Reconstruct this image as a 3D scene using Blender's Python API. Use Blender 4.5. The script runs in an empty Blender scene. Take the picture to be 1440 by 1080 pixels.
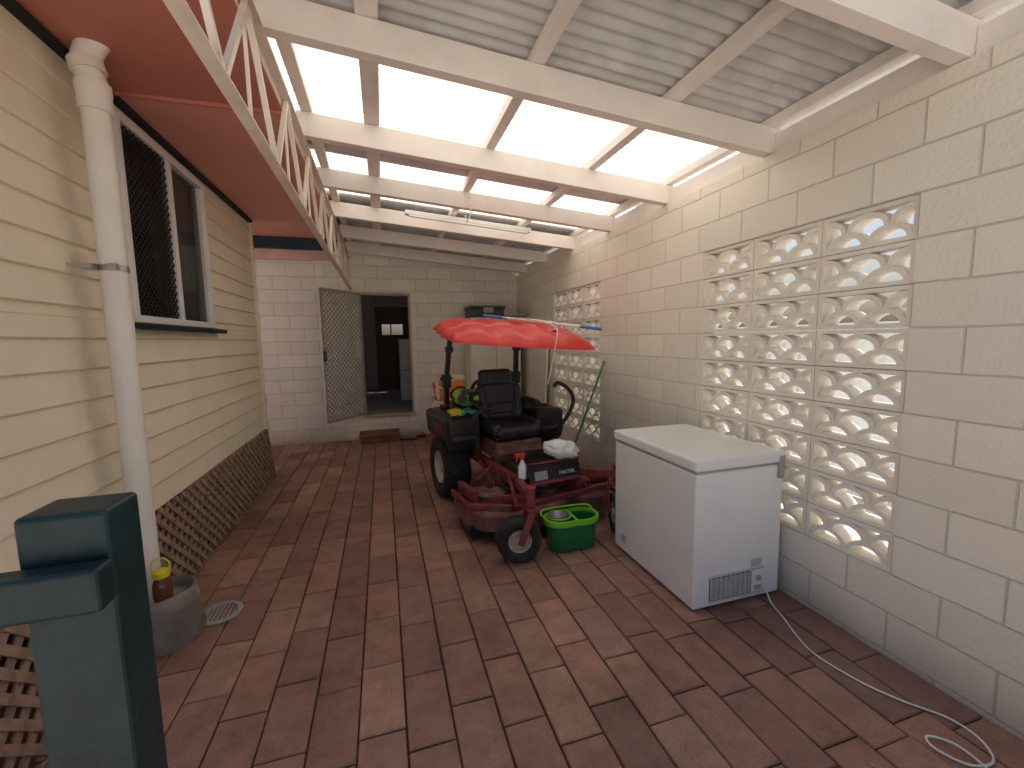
import bpy, bmesh, math, random
from mathutils import Vector, Matrix, Euler, noise
random.seed(7)
S=bpy.context.scene
rad=math.radians
# ------------------------------------------------------------------ world
w=bpy.data.worlds.new("World"); S.world=w; w.use_nodes=True
nt=w.node_tree; nt.nodes.clear()
sky=nt.nodes.new('ShaderNodeTexSky'); sky.sky_type='NISHITA'; sky.sun_disc=False
SUN_EL=66; SUN_AZ=40   # azimuth from +Y towards +X
sky.sun_elevation=rad(SUN_EL); sky.sun_rotation=rad(SUN_AZ)
sky.air_density=1.0; sky.dust_density=4.5; sky.ozone_density=.5
bg=nt.nodes.new('ShaderNodeBackground'); bg.inputs[1].default_value=0.15
ow=nt.nodes.new('ShaderNodeOutputWorld')
nt.links.new(sky.outputs[0],bg.inputs[0]); nt.links.new(bg.outputs[0],ow.inputs[0])
sl=bpy.data.lights.new("sun","SUN"); sl.energy=5; sl.angle=rad(.5); sl.color=(1,.95,.87)
so=bpy.data.objects.new("sun",sl); S.collection.objects.link(so)
sd=Vector((math.cos(rad(SUN_EL))*math.sin(rad(SUN_AZ)),math.cos(rad(SUN_EL))*math.cos(rad(SUN_AZ)),math.sin(rad(SUN_EL))))
so.rotation_euler=sd.to_track_quat('Z','Y').to_euler(); so.location=sd*20
S.view_settings.view_transform='Standard'; S.view_settings.look='None'; S.view_settings.exposure=0
# ------------------------------------------------------------------ camera
yaw,pit,rol=rad(16.7),rad(-6.0),0.018
f=Vector((math.sin(yaw)*math.cos(pit),math.cos(yaw)*math.cos(pit),math.sin(pit)))
r0=Vector((math.cos(yaw),-math.sin(yaw),0)); u0=r0.cross(f)
r=r0*math.cos(rol)-u0*math.sin(rol); u=u0*math.cos(rol)+r0*math.sin(rol)
cm=Matrix(((r.x,u.x,-f.x,0),(r.y,u.y,-f.y,0),(r.z,u.z,-f.z,1.6),(0,0,0,1)))
cd=bpy.data.cameras.new("camera"); co=bpy.data.objects.new("camera",cd); S.collection.objects.link(co)
co.matrix_world=cm; cd.lens=15; cd.sensor_width=36; cd.clip_end=3000; cd.clip_start=.02
S.camera=co
# ------------------------------------------------------------------ materials
def M(name,col,rough=.6,metal=0,var=.12,scale=5,bump=.0,bscale=60,spec=.4,dirt=None,dscale=2.5,damt=.5):
    m=bpy.data.materials.new(name); m.use_nodes=True; n=m.node_tree.nodes; L=m.node_tree.links
    p=n['Principled BSDF']; p.inputs['Roughness'].default_value=rough; p.inputs['Metallic'].default_value=metal
    p.inputs['Specular IOR Level'].default_value=spec
    tc=n.new('ShaderNodeTexCoord')
    no=n.new('ShaderNodeTexNoise'); no.inputs['Scale'].default_value=scale; no.inputs['Detail'].default_value=3
    L.new(tc.outputs['Object'],no.inputs['Vector'])
    mr=n.new('ShaderNodeMapRange'); mr.inputs[1].default_value=.3; mr.inputs[2].default_value=.7
    L.new(no.outputs[0],mr.inputs[0])
    mx=n.new('ShaderNodeMix'); mx.data_type='RGBA'
    mx.inputs[6].default_value=tuple(c*(1-var) for c in col)+(1,)
    mx.inputs[7].default_value=tuple(min(1,c*(1+var)) for c in col)+(1,)
    L.new(mr.outputs[0],mx.inputs[0]); out=mx.outputs[2]
    if dirt:
        n2=n.new('ShaderNodeTexNoise'); n2.inputs['Scale'].default_value=dscale; n2.inputs['Detail'].default_value=6; n2.inputs['Roughness'].default_value=.65
        L.new(tc.outputs['Object'],n2.inputs['Vector'])
        m2=n.new('ShaderNodeMapRange'); m2.inputs[1].default_value=.52; m2.inputs[2].default_value=.72; m2.inputs[4].default_value=damt
        L.new(n2.outputs[0],m2.inputs[0])
        x2=n.new('ShaderNodeMix'); x2.data_type='RGBA'; x2.inputs[7].default_value=dirt+(1,)
        L.new(m2.outputs[0],x2.inputs[0]); L.new(out,x2.inputs[6]); out=x2.outputs[2]
    L.new(out,p.inputs['Base Color'])
    if bump:
        n3=n.new('ShaderNodeTexNoise'); n3.inputs['Scale'].default_value=bscale; n3.inputs['Detail'].default_value=2
        L.new(tc.outputs['Object'],n3.inputs['Vector'])
        b=n.new('ShaderNodeBump'); b.inputs['Strength'].default_value=bump; b.inputs['Distance'].default_value=.01
        L.new(n3.outputs[0],b.inputs['Height']); L.new(b.outputs[0],p.inputs['Normal'])
    return m
def blockmat(name,col,axis,off=0.0):
    m=bpy.data.materials.new(name); m.use_nodes=True; n=m.node_tree.nodes; L=m.node_tree.links
    p=n['Principled BSDF']; p.inputs['Roughness'].default_value=.5; p.inputs['Specular IOR Level'].default_value=.35
    tc=n.new('ShaderNodeTexCoord'); sx=n.new('ShaderNodeSeparateXYZ'); cx=n.new('ShaderNodeCombineXYZ')
    L.new(tc.outputs['Object'],sx.inputs[0])
    a=n.new('ShaderNodeMath'); a.operation='ADD'; a.inputs[1].default_value=20.03+off
    z=n.new('ShaderNodeMath'); z.operation='ADD'; z.inputs[1].default_value=1.98
    wob=n.new('ShaderNodeTexNoise'); wob.inputs['Scale'].default_value=3
    L.new(tc.outputs['Object'],wob.inputs['Vector'])
    wm=n.new('ShaderNodeMath'); wm.operation='MULTIPLY_ADD'; wm.inputs[1].default_value=.014; wm.inputs[2].default_value=-.007
    L.new(wob.outputs[0],wm.inputs[0])
    L.new(sx.outputs[axis],a.inputs[0]); L.new(sx.outputs[2],z.inputs[0])
    z2=n.new('ShaderNodeMath'); z2.operation='ADD'; L.new(z.outputs[0],z2.inputs[0]); L.new(wm.outputs[0],z2.inputs[1])
    L.new(a.outputs[0],cx.inputs[0]); L.new(z2.outputs[0],cx.inputs[1])
    bt=n.new('ShaderNodeTexBrick'); L.new(cx.outputs[0],bt.inputs['Vector'])
    bt.inputs['Scale'].default_value=1; bt.inputs['Brick Width'].default_value=.4; bt.inputs['Row Height'].default_value=.2
    bt.inputs['Mortar Size'].default_value=.005; bt.inputs['Mortar Smooth'].default_value=.4
    bt.inputs['Color1'].default_value=tuple(c*.94 for c in col)+(1,); bt.inputs['Color2'].default_value=tuple(min(1,c*1.03) for c in col)+(1,)
    bt.inputs['Mortar'].default_value=tuple(c*.74 for c in col)+(1,)
    n1=n.new('ShaderNodeTexNoise'); n1.inputs['Scale'].default_value=1.3; n1.inputs['Detail'].default_value=6; n1.inputs['Roughness'].default_value=.6
    L.new(tc.outputs['Object'],n1.inputs['Vector'])
    mr=n.new('ShaderNodeMapRange'); mr.inputs[1].default_value=.42; mr.inputs[2].default_value=.75; mr.inputs[4].default_value=.3
    L.new(n1.outputs[0],mr.inputs[0])
    mx=n.new('ShaderNodeMix'); mx.data_type='RGBA'; L.new(mr.outputs[0],mx.inputs[0]); L.new(bt.outputs[0],mx.inputs[6])
    mx.inputs[7].default_value=(col[0]*.87,col[1]*.81,col[2]*.72,1)
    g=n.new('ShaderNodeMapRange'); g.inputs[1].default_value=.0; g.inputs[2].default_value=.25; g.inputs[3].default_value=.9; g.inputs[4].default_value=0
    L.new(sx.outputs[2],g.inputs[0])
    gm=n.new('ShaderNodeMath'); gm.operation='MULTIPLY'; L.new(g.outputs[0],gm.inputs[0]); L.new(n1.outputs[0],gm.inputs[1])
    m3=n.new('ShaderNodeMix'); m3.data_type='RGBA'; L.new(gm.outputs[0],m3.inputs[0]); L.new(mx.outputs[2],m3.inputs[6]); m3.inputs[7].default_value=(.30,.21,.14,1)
    L.new(m3.outputs[2],p.inputs['Base Color'])
    n2=n.new('ShaderNodeTexNoise'); n2.inputs['Scale'].default_value=55; n2.inputs['Detail'].default_value=3
    L.new(tc.outputs['Object'],n2.inputs['Vector'])
    h=n.new('ShaderNodeMath'); h.operation='MULTIPLY_ADD'; h.inputs[1].default_value=-1.3; L.new(bt.outputs['Fac'],h.inputs[0])
    h2=n.new('ShaderNodeMath'); h2.operation='MULTIPLY'; h2.inputs[1].default_value=.7; L.new(n2.outputs[0],h2.inputs[0]); L.new(h2.outputs[0],h.inputs[2])
    b=n.new('ShaderNodeBump'); b.inputs['Strength'].default_value=.75; b.inputs['Distance'].default_value=.007
    L.new(h.outputs[0],b.inputs['Height']); L.new(b.outputs[0],p.inputs['Normal'])
    return m
CREAM=(.93,.86,.74)
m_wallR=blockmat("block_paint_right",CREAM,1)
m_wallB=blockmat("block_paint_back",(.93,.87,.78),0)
m_wallL=blockmat("block_paint_side_light_tint",(.90,.83,.81),0,.13)  # pinkish tint painted in for bounce and open-sky light on this stretch
m_breeze=M("breeze_paint",(.93,.86,.75),.55,bump=.25,bscale=80,var=.05,dirt=(.62,.53,.42),damt=.3)
m_board=M("weatherboard_paint",(.92,.82,.63),.5,var=.05,scale=2,bump=.14,bscale=24,dirt=(.74,.62,.46),dscale=1.6,damt=.35)
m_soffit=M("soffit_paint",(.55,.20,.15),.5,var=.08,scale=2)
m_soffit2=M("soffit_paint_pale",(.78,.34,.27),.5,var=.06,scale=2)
m_teal=M("teal_paint",(.007,.024,.027),.42,var=.25,scale=14,bump=.12,bscale=50,spec=.3,dirt=(.03,.05,.05),dscale=22,damt=.3)
m_blue=M("dark_blue_paint",(.02,.05,.08),.5)
m_beam=M("beam_paint",(.88,.81,.75),.5,var=.06,scale=3,bump=.12,bscale=25,dirt=(.66,.56,.48),damt=.35)
m_truss=M("truss_paint",(.84,.73,.63),.45,var=.08,dirt=(.45,.28,.18),dscale=9,damt=.4)
m_galv=M("galvanised_roof",(.66,.66,.65),.42,.1,var=.14,scale=4,dirt=(.44,.42,.41),dscale=5,damt=.5)
m_white=M("white_metal",(.85,.84,.81),.35,var=.03)
m_freezer=M("freezer_enamel",(.88,.87,.85),.22,var=.015,scale=3,spec=.5,dirt=(.74,.69,.62),dscale=5,damt=.22)
m_pipe=M("pipe_paint",(.84,.79,.71),.4,var=.04,scale=4,dirt=(.68,.60,.50),damt=.25)
m_alu=M("window_frame_white",(.84,.82,.79),.4,var=.03)
m_blackmesh=M("black_mesh",(.012,.012,.012),.5)
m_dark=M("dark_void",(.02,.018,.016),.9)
m_lattice=M("weathered_timber",(.33,.22,.155),.8,var=.35,scale=14,bump=.4,bscale=90)
m_conc=M("concrete",(.24,.21,.175),.9,var=.3,scale=9,bump=.6,bscale=40,dirt=(.08,.06,.045))
m_ground=M("ground_concrete",(.74,.70,.62),.9,var=.10,scale=.6,bump=.2,bscale=30)
m_sand=M("joint_sand",(.05,.034,.026),1,var=.3,scale=20)
m_rubber=M("tyre_rubber",(.022,.021,.02),.75,var=.3,scale=20,bump=.2,dirt=(.14,.10,.07),dscale=6,damt=.6)
m_black=M("black_plastic",(.02,.02,.021),.42,var=.2,dirt=(.09,.075,.06),dscale=7,damt=.35)
m_vinyl=M("seat_vinyl",(.035,.033,.033),.45,var=.2,dirt=(.11,.095,.08),dscale=6,damt=.35,bump=.15,bscale=120)
m_mred=M("mower_red",(.22,.035,.04),.5,var=.25,scale=8,dirt=(.20,.13,.10),dscale=6,damt=.9,bump=.1)
m_mred2=M("mower_red_dusty",(.19,.075,.06),.7,var=.3,scale=8,dirt=(.24,.17,.125),dscale=5,damt=.9,bump=.3)
m_canopy=M("canopy_red",(.68,.05,.045),.40,var=.08,scale=5,dirt=(.66,.13,.11),dscale=6,damt=.4)
m_steel=M("steel",(.45,.44,.42),.35,.9,var=.2,scale=12)
m_rim=M("wheel_rim",(.60,.52,.41),.5,.1,var=.2,dirt=(.25,.18,.13))
m_green=M("bucket_green",(.015,.17,.05),.35,var=.08)
m_lime=M("bucket_lime",(.20,.56,.03),.35,var=.06)
m_yel=M("yellow_plastic",(.80,.66,.03),.4)
m_ylg=M("yellow_green",(.46,.56,.05),.5)
m_orange=M("cooler_orange",(.84,.27,.07),.4,var=.05)
m_brown=M("brown_wood",(.19,.09,.05),.55,var=.25,scale=9)
m_cup=M("cupboard_beige",(.86,.79,.67),.5,var=.05,dirt=(.6,.52,.42),damt=.3)
m_gasket=M("grey_plastic",(.38,.38,.37),.5)
m_cord=M("cord",(.78,.76,.72),.5)
m_bluep=M("blue_plastic",(.05,.22,.55),.4)
m_redp=M("red_plastic",(.60,.04,.04),.4)
m_carpet=M("carpet_grey",(.40,.40,.47),.95,var=.15,scale=30)
m_room=M("room_paint",(.62,.58,.58),.8)
m_pinkp=M("pink_paint",(.82,.48,.45),.55)
m_cloth=M("cloth_teal",(.05,.35,.36),.9)
m_fence=M("neighbour_fence",(.70,.75,.80),.6,var=.06)
m_box=M("storage_box",(.06,.06,.065),.5)
m_leather=M("shoe_leather",(.32,.25,.19),.7,var=.3,scale=20)
m_curtain=M("curtain",(.30,.29,.29),.9,var=.2,scale=3)
m_leaf=M("dry_leaf",(.36,.25,.15),.9,var=.4,scale=30)
m_glass=bpy.data.materials.new("window_glass"); m_glass.use_nodes=True
p=m_glass.node_tree.nodes['Principled BSDF']; p.inputs['Base Color'].default_value=(.05,.055,.06,1); p.inputs['Roughness'].default_value=.04; p.inputs['Alpha'].default_value=.45
m_bag=M("white_plastic_bag",(.84,.83,.82),.35,bump=.6,bscale=22,var=.03)
m_tr=bpy.data.materials.new("translucent_sheet"); m_tr.use_nodes=True; n=m_tr.node_tree.nodes; L=m_tr.node_tree.links; n.clear()
o=n.new('ShaderNodeOutputMaterial'); t=n.new('ShaderNodeBsdfTranslucent')
tc=n.new('ShaderNodeTexCoord'); sx=n.new('ShaderNodeSeparateXYZ'); L.new(tc.outputs['Object'],sx.inputs[0])
mu=n.new('ShaderNodeMath'); mu.operation='MULTIPLY'; mu.inputs[1].default_value=2*math.pi/.084; L.new(sx.outputs[1],mu.inputs[0])
si=n.new('ShaderNodeMath'); si.operation='SINE'; L.new(mu.outputs[0],si.inputs[0])
rr_=n.new('ShaderNodeMapRange'); rr_.inputs[1].default_value=-1; rr_.inputs[2].default_value=-.35; L.new(si.outputs[0],rr_.inputs[0])
cmx=n.new('ShaderNodeMix'); cmx.data_type='RGBA'; cmx.inputs[6].default_value=(.50,.46,.36,1); cmx.inputs[7].default_value=(.98,.95,.87,1); L.new(rr_.outputs[0],cmx.inputs[0]); L.new(cmx.outputs[2],t.inputs[0])
d=n.new('ShaderNodeBsdfDiffuse'); d.inputs[0].default_value=(.85,.82,.72,1); x=n.new('ShaderNodeMixShader'); x.inputs[0].default_value=.04
L.new(t.outputs[0],x.inputs[1]); L.new(d.outputs[0],x.inputs[2]); L.new(x.outputs[0],o.inputs[0])
m_pav=bpy.data.materials.new("clay_pavers"); m_pav.use_nodes=True; n=m_pav.node_tree.nodes; L=m_pav.node_tree.links
p=n['Principled BSDF']; p.inputs['Roughness'].default_value=.6; p.inputs['Specular IOR Level'].default_value=.35
at=n.new('ShaderNodeAttribute'); at.attribute_name="Col"; tc=n.new('ShaderNodeTexCoord')
a=n.new('ShaderNodeTexNoise'); a.inputs['Scale'].default_value=7; a.inputs['Detail'].default_value=8; a.inputs['Roughness'].default_value=.72
b=n.new('ShaderNodeTexNoise'); b.inputs['Scale'].default_value=1.1; b.inputs['Detail'].default_value=4
c=n.new('ShaderNodeTexNoise'); c.inputs['Scale'].default_value=220; c.inputs['Detail'].default_value=2
for q in (a,b,c): L.new(tc.outputs['Object'],q.inputs['Vector'])
ma=n.new('ShaderNodeMapRange'); ma.inputs[1].default_value=.3; ma.inputs[2].default_value=.7; ma.inputs[3].default_value=.66; ma.inputs[4].default_value=1.24; L.new(a.outputs[0],ma.inputs[0])
mc=n.new('ShaderNodeMapRange'); mc.inputs[1].default_value=.3; mc.inputs[2].default_value=.7; mc.inputs[3].default_value=.80; mc.inputs[4].default_value=1.17; L.new(c.outputs[0],mc.inputs[0])
mm=n.new('ShaderNodeMath'); mm.operation='MULTIPLY'; L.new(ma.outputs[0],mm.inputs[0]); L.new(mc.outputs[0],mm.inputs[1])
md_=n.new('ShaderNodeMapRange'); md_.inputs[1].default_value=.30; md_.inputs[2].default_value=.48; md_.inputs[3].default_value=.72; md_.inputs[4].default_value=1.0; L.new(b.outputs[0],md_.inputs[0])
mm2=n.new('ShaderNodeMath'); mm2.operation='MULTIPLY'; L.new(mm.outputs[0],mm2.inputs[0]); L.new(md_.outputs[0],mm2.inputs[1])
vm=n.new('ShaderNodeVectorMath'); vm.operation='SCALE'; L.new(at.outputs['Color'],vm.inputs[0]); L.new(mm2.outputs[0],vm.inputs['Scale'])
mb=n.new('ShaderNodeMapRange'); mb.inputs[1].default_value=.50; mb.inputs[2].default_value=.80; mb.inputs[4].default_value=.45; L.new(b.outputs[0],mb.inputs[0])
mx=n.new('ShaderNodeMix'); mx.data_type='RGBA'; L.new(mb.outputs[0],mx.inputs[0]); L.new(vm.outputs[0],mx.inputs[6]); mx.inputs[7].default_value=(.33,.225,.17,1)
L.new(mx.outputs[2],p.inputs['Base Color'])
bu=n.new('ShaderNodeBump'); bu.inputs['Strength'].default_value=.35; bu.inputs['Distance'].default_value=.003; L.new(c.outputs[0],bu.inputs['Height']); L.new(bu.outputs[0],p.inputs['Normal'])
# ------------------------------------------------------------------ builders
def E(name,loc=(0,0,0),rotz=0):
    e=bpy.data.objects.new(name,None); S.collection.objects.link(e); e.empty_display_size=.1
    e.location=loc; e.rotation_euler=(0,0,rotz); return e
class B:
    def __init__(s): s.bm=bmesh.new()
    def box(s,x0,x1,y0,y1,z0,z1):
        v=[s.bm.verts.new((x,y,z)) for z in(z0,z1) for y in(y0,y1) for x in(x0,x1)]
        for q in((0,2,3,1),(4,5,7,6),(0,1,5,4),(2,6,7,3),(0,4,6,2),(1,3,7,5)): s.bm.faces.new([v[i] for i in q])
        return s
    def rbox(s,c,size,rot=(0,0,0)):
        m=Matrix.Translation(c)@Euler([rad(a) for a in rot]).to_matrix().to_4x4()@Matrix.Diagonal((size[0],size[1],size[2],1))
        bmesh.ops.create_cube(s.bm,size=1,matrix=m); return s
    def bar(s,p,q,w,h,up=(0,0,1)):
        p=Vector(p);q=Vector(q);d=(q-p).normalized();up=Vector(up);sd=d.cross(up).normalized();up=sd.cross(d).normalized()
        a=sd*w/2;b=up*h/2
        v=[s.bm.verts.new(k+i*a+j*b) for k in(p,q) for j in(-1,1) for i in(-1,1)]
        for k in((0,2,3,1),(4,5,7,6),(0,1,5,4),(2,6,7,3),(0,4,6,2),(1,3,7,5)): s.bm.faces.new([v[i] for i in k])
        return s
    def cyl(s,p,q,r1,r2=None,seg=20):
        p=Vector(p);q=Vector(q);r2=r1 if r2 is None else r2;d=q-p
        m=Matrix.Translation((p+q)/2)@d.to_track_quat('Z','Y').to_matrix().to_4x4()
        bmesh.ops.create_cone(s.bm,cap_ends=True,segments=seg,radius1=r1,radius2=r2,depth=d.length,matrix=m); return s
    def lathe(s,prof,origin,axis,seg=32,closed=False):
        o=Vector(origin);m=Vector(axis).to_track_quat('Z','Y').to_matrix()
        rings=[]
        for t,rr in prof:
            rings.append([s.bm.verts.new(o+m@Vector((max(rr,1e-4)*math.cos(2*math.pi*i/seg),max(rr,1e-4)*math.sin(2*math.pi*i/seg),t))) for i in range(seg)])
        n=len(rings)
        for k in range(n if closed else n-1):
            A=rings[k];C=rings[(k+1)%n]
            for i in range(seg): s.bm.faces.new((A[i],A[(i+1)%seg],C[(i+1)%seg],C[i]))
        return s
    def tube(s,pts,r,seg=10,sub=6):
        P=[Vector(p) for p in pts];Q=[]
        for i in range(len(P)-1):
            p0=P[max(i-1,0)];p1=P[i];p2=P[i+1];p3=P[min(i+2,len(P)-1)]
            for k in range(sub):
                t=k/sub
                Q.append(.5*((2*p1)+(p2-p0)*t+(2*p0-5*p1+4*p2-p3)*t*t+(3*p1-p0-3*p2+p3)*t**3))
        Q.append(P[-1]);rings=[];nrm=None
        for i,q in enumerate(Q):
            d=(Q[min(i+1,len(Q)-1)]-Q[max(i-1,0)]).normalized()
            if nrm is None: nrm=d.orthogonal().normalized()
            nrm=(nrm-d*nrm.dot(d)).normalized();b=d.cross(nrm)
            rings.append([s.bm.verts.new(q+r*(math.cos(2*math.pi*k/seg)*nrm+math.sin(2*math.pi*k/seg)*b)) for k in range(seg)])
        for A,C in zip(rings,rings[1:]):
            for i in range(seg): s.bm.faces.new((A[i],A[(i+1)%seg],C[(i+1)%seg],C[i]))
        s.bm.faces.new(rings[0]);s.bm.faces.new(rings[-1]);return s
    def prism(s,poly,h0,h1,fn):
        A=[s.bm.verts.new(fn(a,b,h0)) for a,b in poly];C=[s.bm.verts.new(fn(a,b,h1)) for a,b in poly];n=len(poly)
        for i in range(n): s.bm.faces.new((A[i],A[(i+1)%n],C[(i+1)%n],C[i]))
        s.bm.faces.new(A[::-1]);s.bm.faces.new(C);return s
    def done(s,name,mat,parent=None,bevel=0,seg=2,smooth=0,world=True,sub=0):
        bmesh.ops.recalc_face_normals(s.bm,faces=s.bm.faces)
        me=bpy.data.meshes.new(name);s.bm.to_mesh(me);s.bm.free();me.materials.append(mat)
        ob=bpy.data.objects.new(name,me);S.collection.objects.link(ob)
        if smooth:
            for q in me.polygons:q.use_smooth=True
            me.set_sharp_from_angle(angle=rad(smooth))
        if bevel:
            md=ob.modifiers.new("bevel",'BEVEL');md.width=bevel;md.segments=seg;md.limit_method='ANGLE';md.angle_limit=rad(35)
        if sub:
            md=ob.modifiers.new("sub",'SUBSURF');md.levels=sub;md.render_levels=sub
        if parent:
            ob.parent=parent
            if world: ob.matrix_parent_inverse=(Matrix.Translation(parent.location)@parent.rotation_euler.to_matrix().to_4x4()).inverted()
        return ob
def lattice(b,o,U,V,W,H,sp,bw,th,off=0.0):
    o=Vector(o);U=Vector(U);V=Vector(V);N=U.cross(V).normalized()
    def bars(fn,k0,k1,dn):
        k=k0
        while k<k1:
            s=fn(k)
            if s and (Vector(s[0])-Vector(s[1])).length>bw:
                p=o+U*s[0][0]+V*s[0][1]+N*dn;q=o+U*s[1][0]+V*s[1][1]+N*dn
                b.bar(p,q,bw,th,N)
            k+=sp
    def f1(c):
        v0=max(0,-c);v1=min(H,W-c)
        return ((v0+c,v0),(v1+c,v1)) if v1>v0 else None
    def f2(c):
        v0=max(0,c-W);v1=min(H,c)
        return ((c-v0,v0),(c-v1,v1)) if v1>v0 else None
    bars(f1,-H+sp*.3+off,W,0);bars(f2,sp*.4+off,W+H,th*1.02)
# ------------------------------------------------------------------ ground & floor
B().box(-300,300,-300,300,-.06,-.02).done("ground",m_ground)
B().box(-4.2,2.33,-.7,7.38,-.019,-.012).done("paving_bed",m_sand)
bm=bmesh.new();cl=bm.loops.layers.float_color.new("Col")
PW,PL,G=.192,.385,.0055
cols=[(.36,.190,.135),(.34,.178,.128),(.38,.205,.148),(.30,.155,.118),(.34,.185,.140),(.40,.22,.155),(.27,.142,.112)]
xx=2.325-PW;ci=0
while xx>-4.1:
    ci+=1
    yy=-.7-PL*(.05+.5*(ci%2)+random.uniform(0,.35))*.9
    while yy<7.37:
        y0=max(yy,-.7);y1=min(yy+PL,7.375)
        if y1-y0>.06:
            c=random.choice(cols);k=random.uniform(.88,1.12);
            if random.random()<.03:c=(.46,.27,.19)
            c=(c[0]*k,c[1]*k,c[2]*k,1)
            dz=random.uniform(-.002,.002);tx=random.uniform(-.002,.002);ty=random.uniform(-.002,.002)
            X0,X1,Y0,Y1=xx+G/2+random.uniform(0,.002),xx+PW-G/2-random.uniform(0,.002),y0+G/2,y1-G/2-random.uniform(0,.003)
            ch=.005;L0=[];L1=[];L2=[]
            for (sx,sy) in((0,0),(1,0),(1,1),(0,1)):
                X=X1 if sx else X0;Y=Y1 if sy else Y0;zt=dz+(tx if sx else -tx)+(ty if sy else -ty)
                L0.append(bm.verts.new((X,Y,-.016)));L1.append(bm.verts.new((X,Y,zt-.005)))
                L2.append(bm.verts.new((X+(-ch if sx else ch),Y+(-ch if sy else ch),zt)))
            fs=[bm.faces.new(L2)]
            for i in range(4):
                j=(i+1)%4;fs.append(bm.faces.new((L0[i],L0[j],L1[j],L1[i])));fs.append(bm.faces.new((L1[i],L1[j],L2[j],L2[i])))
            for fa in fs:
                for lp in fa.loops:lp[cl]=c
        yy+=PL
    xx-=PW
me=bpy.data.meshes.new("paved_floor");bm.to_mesh(me);bm.free();me.materials.append(m_pav)
ob=bpy.data.objects.new("paved_floor",me);S.collection.objects.link(ob)
b=B()
for k in range(210):
    if k<130:x,y=random.choice([(2.31-abs(random.gauss(0,.05)),random.uniform(.6,6)),(-1.30+abs(random.gauss(0,.06)),random.uniform(2,6))])
    else:x,y=random.uniform(-1.3,2.3),random.uniform(.8,6.5)
    a=random.uniform(0,6.28);l=random.uniform(.003,.011);wd=l*random.uniform(.3,.6);z=.0045
    P=[(l,0),(0,wd),(-l,0),(0,-wd)]
    b.bm.faces.new([b.bm.verts.new((x+p[0]*math.cos(a)-p[1]*math.sin(a),y+p[0]*math.sin(a)+p[1]*math.cos(a),z+random.uniform(0,.004))) for p in P])
b.done("leaf_litter",m_leaf)
# ------------------------------------------------------------------ right block wall with breeze block screens
XR=2.33;XO=2.45;ZT=2.70
rw=E("block_wall",(XR,3.5,0))
PA=(1.37,2.72);PB=(4.30,5.65);Z0,Z1=.42,2.22
b=B()
b.box(XR,XO,-.7,7.40,-.02,Z0);b.box(XR,XO,-.7,7.40,Z1,ZT)
for y0,y1 in((-.7,PA[0]),(PA[1],PB[0]),(PB[1],7.40)):b.box(XR,XO,y0,y1,Z0,Z1)
b.done("wall_masonry",m_wallR,rw)
def breeze(y0,y1,name):
    b=B();cols=3;W=(y1-y0)/cols;H=.2
    xa,xb=XR+.012,XO-.012
    fn=lambda a,c,h:(h,a,c)
    for i in range(cols):
        for j in range(9):
            s0=y0+i*W;z0=Z0+j*H
            t=.024
            xj=xa+random.uniform(-.003,.003)
            b.box(xj,xb,s0+.002,s0+t,z0+.002,z0+H-.002);b.box(xj,xb,s0+W-t,s0+W-.002,z0+.002,z0+H-.002)
            b.box(xj,xb,s0+t,s0+W-t,z0+.002,z0+t);b.box(xj,xb,s0+t,s0+W-t,z0+H-t,z0+H-.002)
            Wi=W-2*t;si=s0+t;zi=z0+t*.9
            def arc(cy,cz,rx,rz,a0,a1,th):
                N=9;o=[];q=[]
                for k in range(N+1):
                    an=rad(a0+(a1-a0)*k/N)
                    o.append((cy+rx*math.cos(an),cz+rz*math.sin(an)))
                    if th<rz:q.append((cy+(rx-th)*math.cos(an),cz+(rz-th)*math.sin(an)))
                if th>=rz:q=[(cy,cz)] if a1-a0<180 else []
                b.prism(o+q[::-1],xj+.004,xb-.004,fn)
            rx=Wi/4;rz=.078
            for c_ in(1,3):
                arc(si+c_*rx,zi,rx,rz,0,180,.025)
            zz=zi+.076
            arc(si+2*rx,zz,rx,rz,0,180,.025);arc(si,zz,rx,rz,0,90,.025);arc(si+4*rx,zz,rx,rz,90,180,.025)
    b.done(name,m_breeze,rw)
breeze(*PA,"breeze_screen_near");breeze(*PB,"breeze_screen_far")
fe=B()
fe.box(4.4,4.44,-4,12,0,1.7)
k=-4
while k<12:
    fe.box(4.37,4.40,k,k+.09,.02,1.68);k+=.19
fe.done("boundary_fence",m_fence)
# ------------------------------------------------------------------ rear block wall with doorway, screen door
bw=E("rear_block_wall",(0,7.4,0))
DX0,DX1,DZ0,DZ1=-.34,.47,.39,2.39
YB,YB2=7.38,7.52
b=B();b.box(-.95,DX0,YB,YB2,-.02,3.3);b.box(DX1,2.45,YB,YB2,-.02,3.3);b.box(DX0,DX1,YB,YB2,-.02,DZ0);b.box(DX0,DX1,YB,YB2,DZ1,3.3)
b.done("wall_masonry",m_wallB,bw)
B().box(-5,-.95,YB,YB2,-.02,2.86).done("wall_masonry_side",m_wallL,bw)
B().box(-5,-.52,YB-.03,YB+.1,2.865,3.02).done("wall_plate",m_pinkp,bw)
b=B();b.box(DX0,DX0+.035,YB-.012,YB2,DZ0,DZ1);b.box(DX1-.035,DX1,YB-.012,YB2,DZ0,DZ1);b.box(DX0,DX1,YB-.014,YB2-.01,DZ1-.04,DZ1+.002);b.box(DX0-.02,DX1+.02,YB-.05,YB2,DZ0-.03,DZ0+.004)
b.done("door_frame",M("door_frame_paint",(.50,.40,.31),.5),bw,bevel=.003)
sdp=E("screen_door",(DX0,YB-.02,DZ0))
hx=Vector((-.34,YB-.03,DZ0+.01));fx=Vector((-.83,6.74,DZ0+.01));U=(fx-hx).normalized();Wd=(fx-hx).length;Hd=1.98
b=B();V=Vector((0,0,1));N=U.cross(V)
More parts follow.
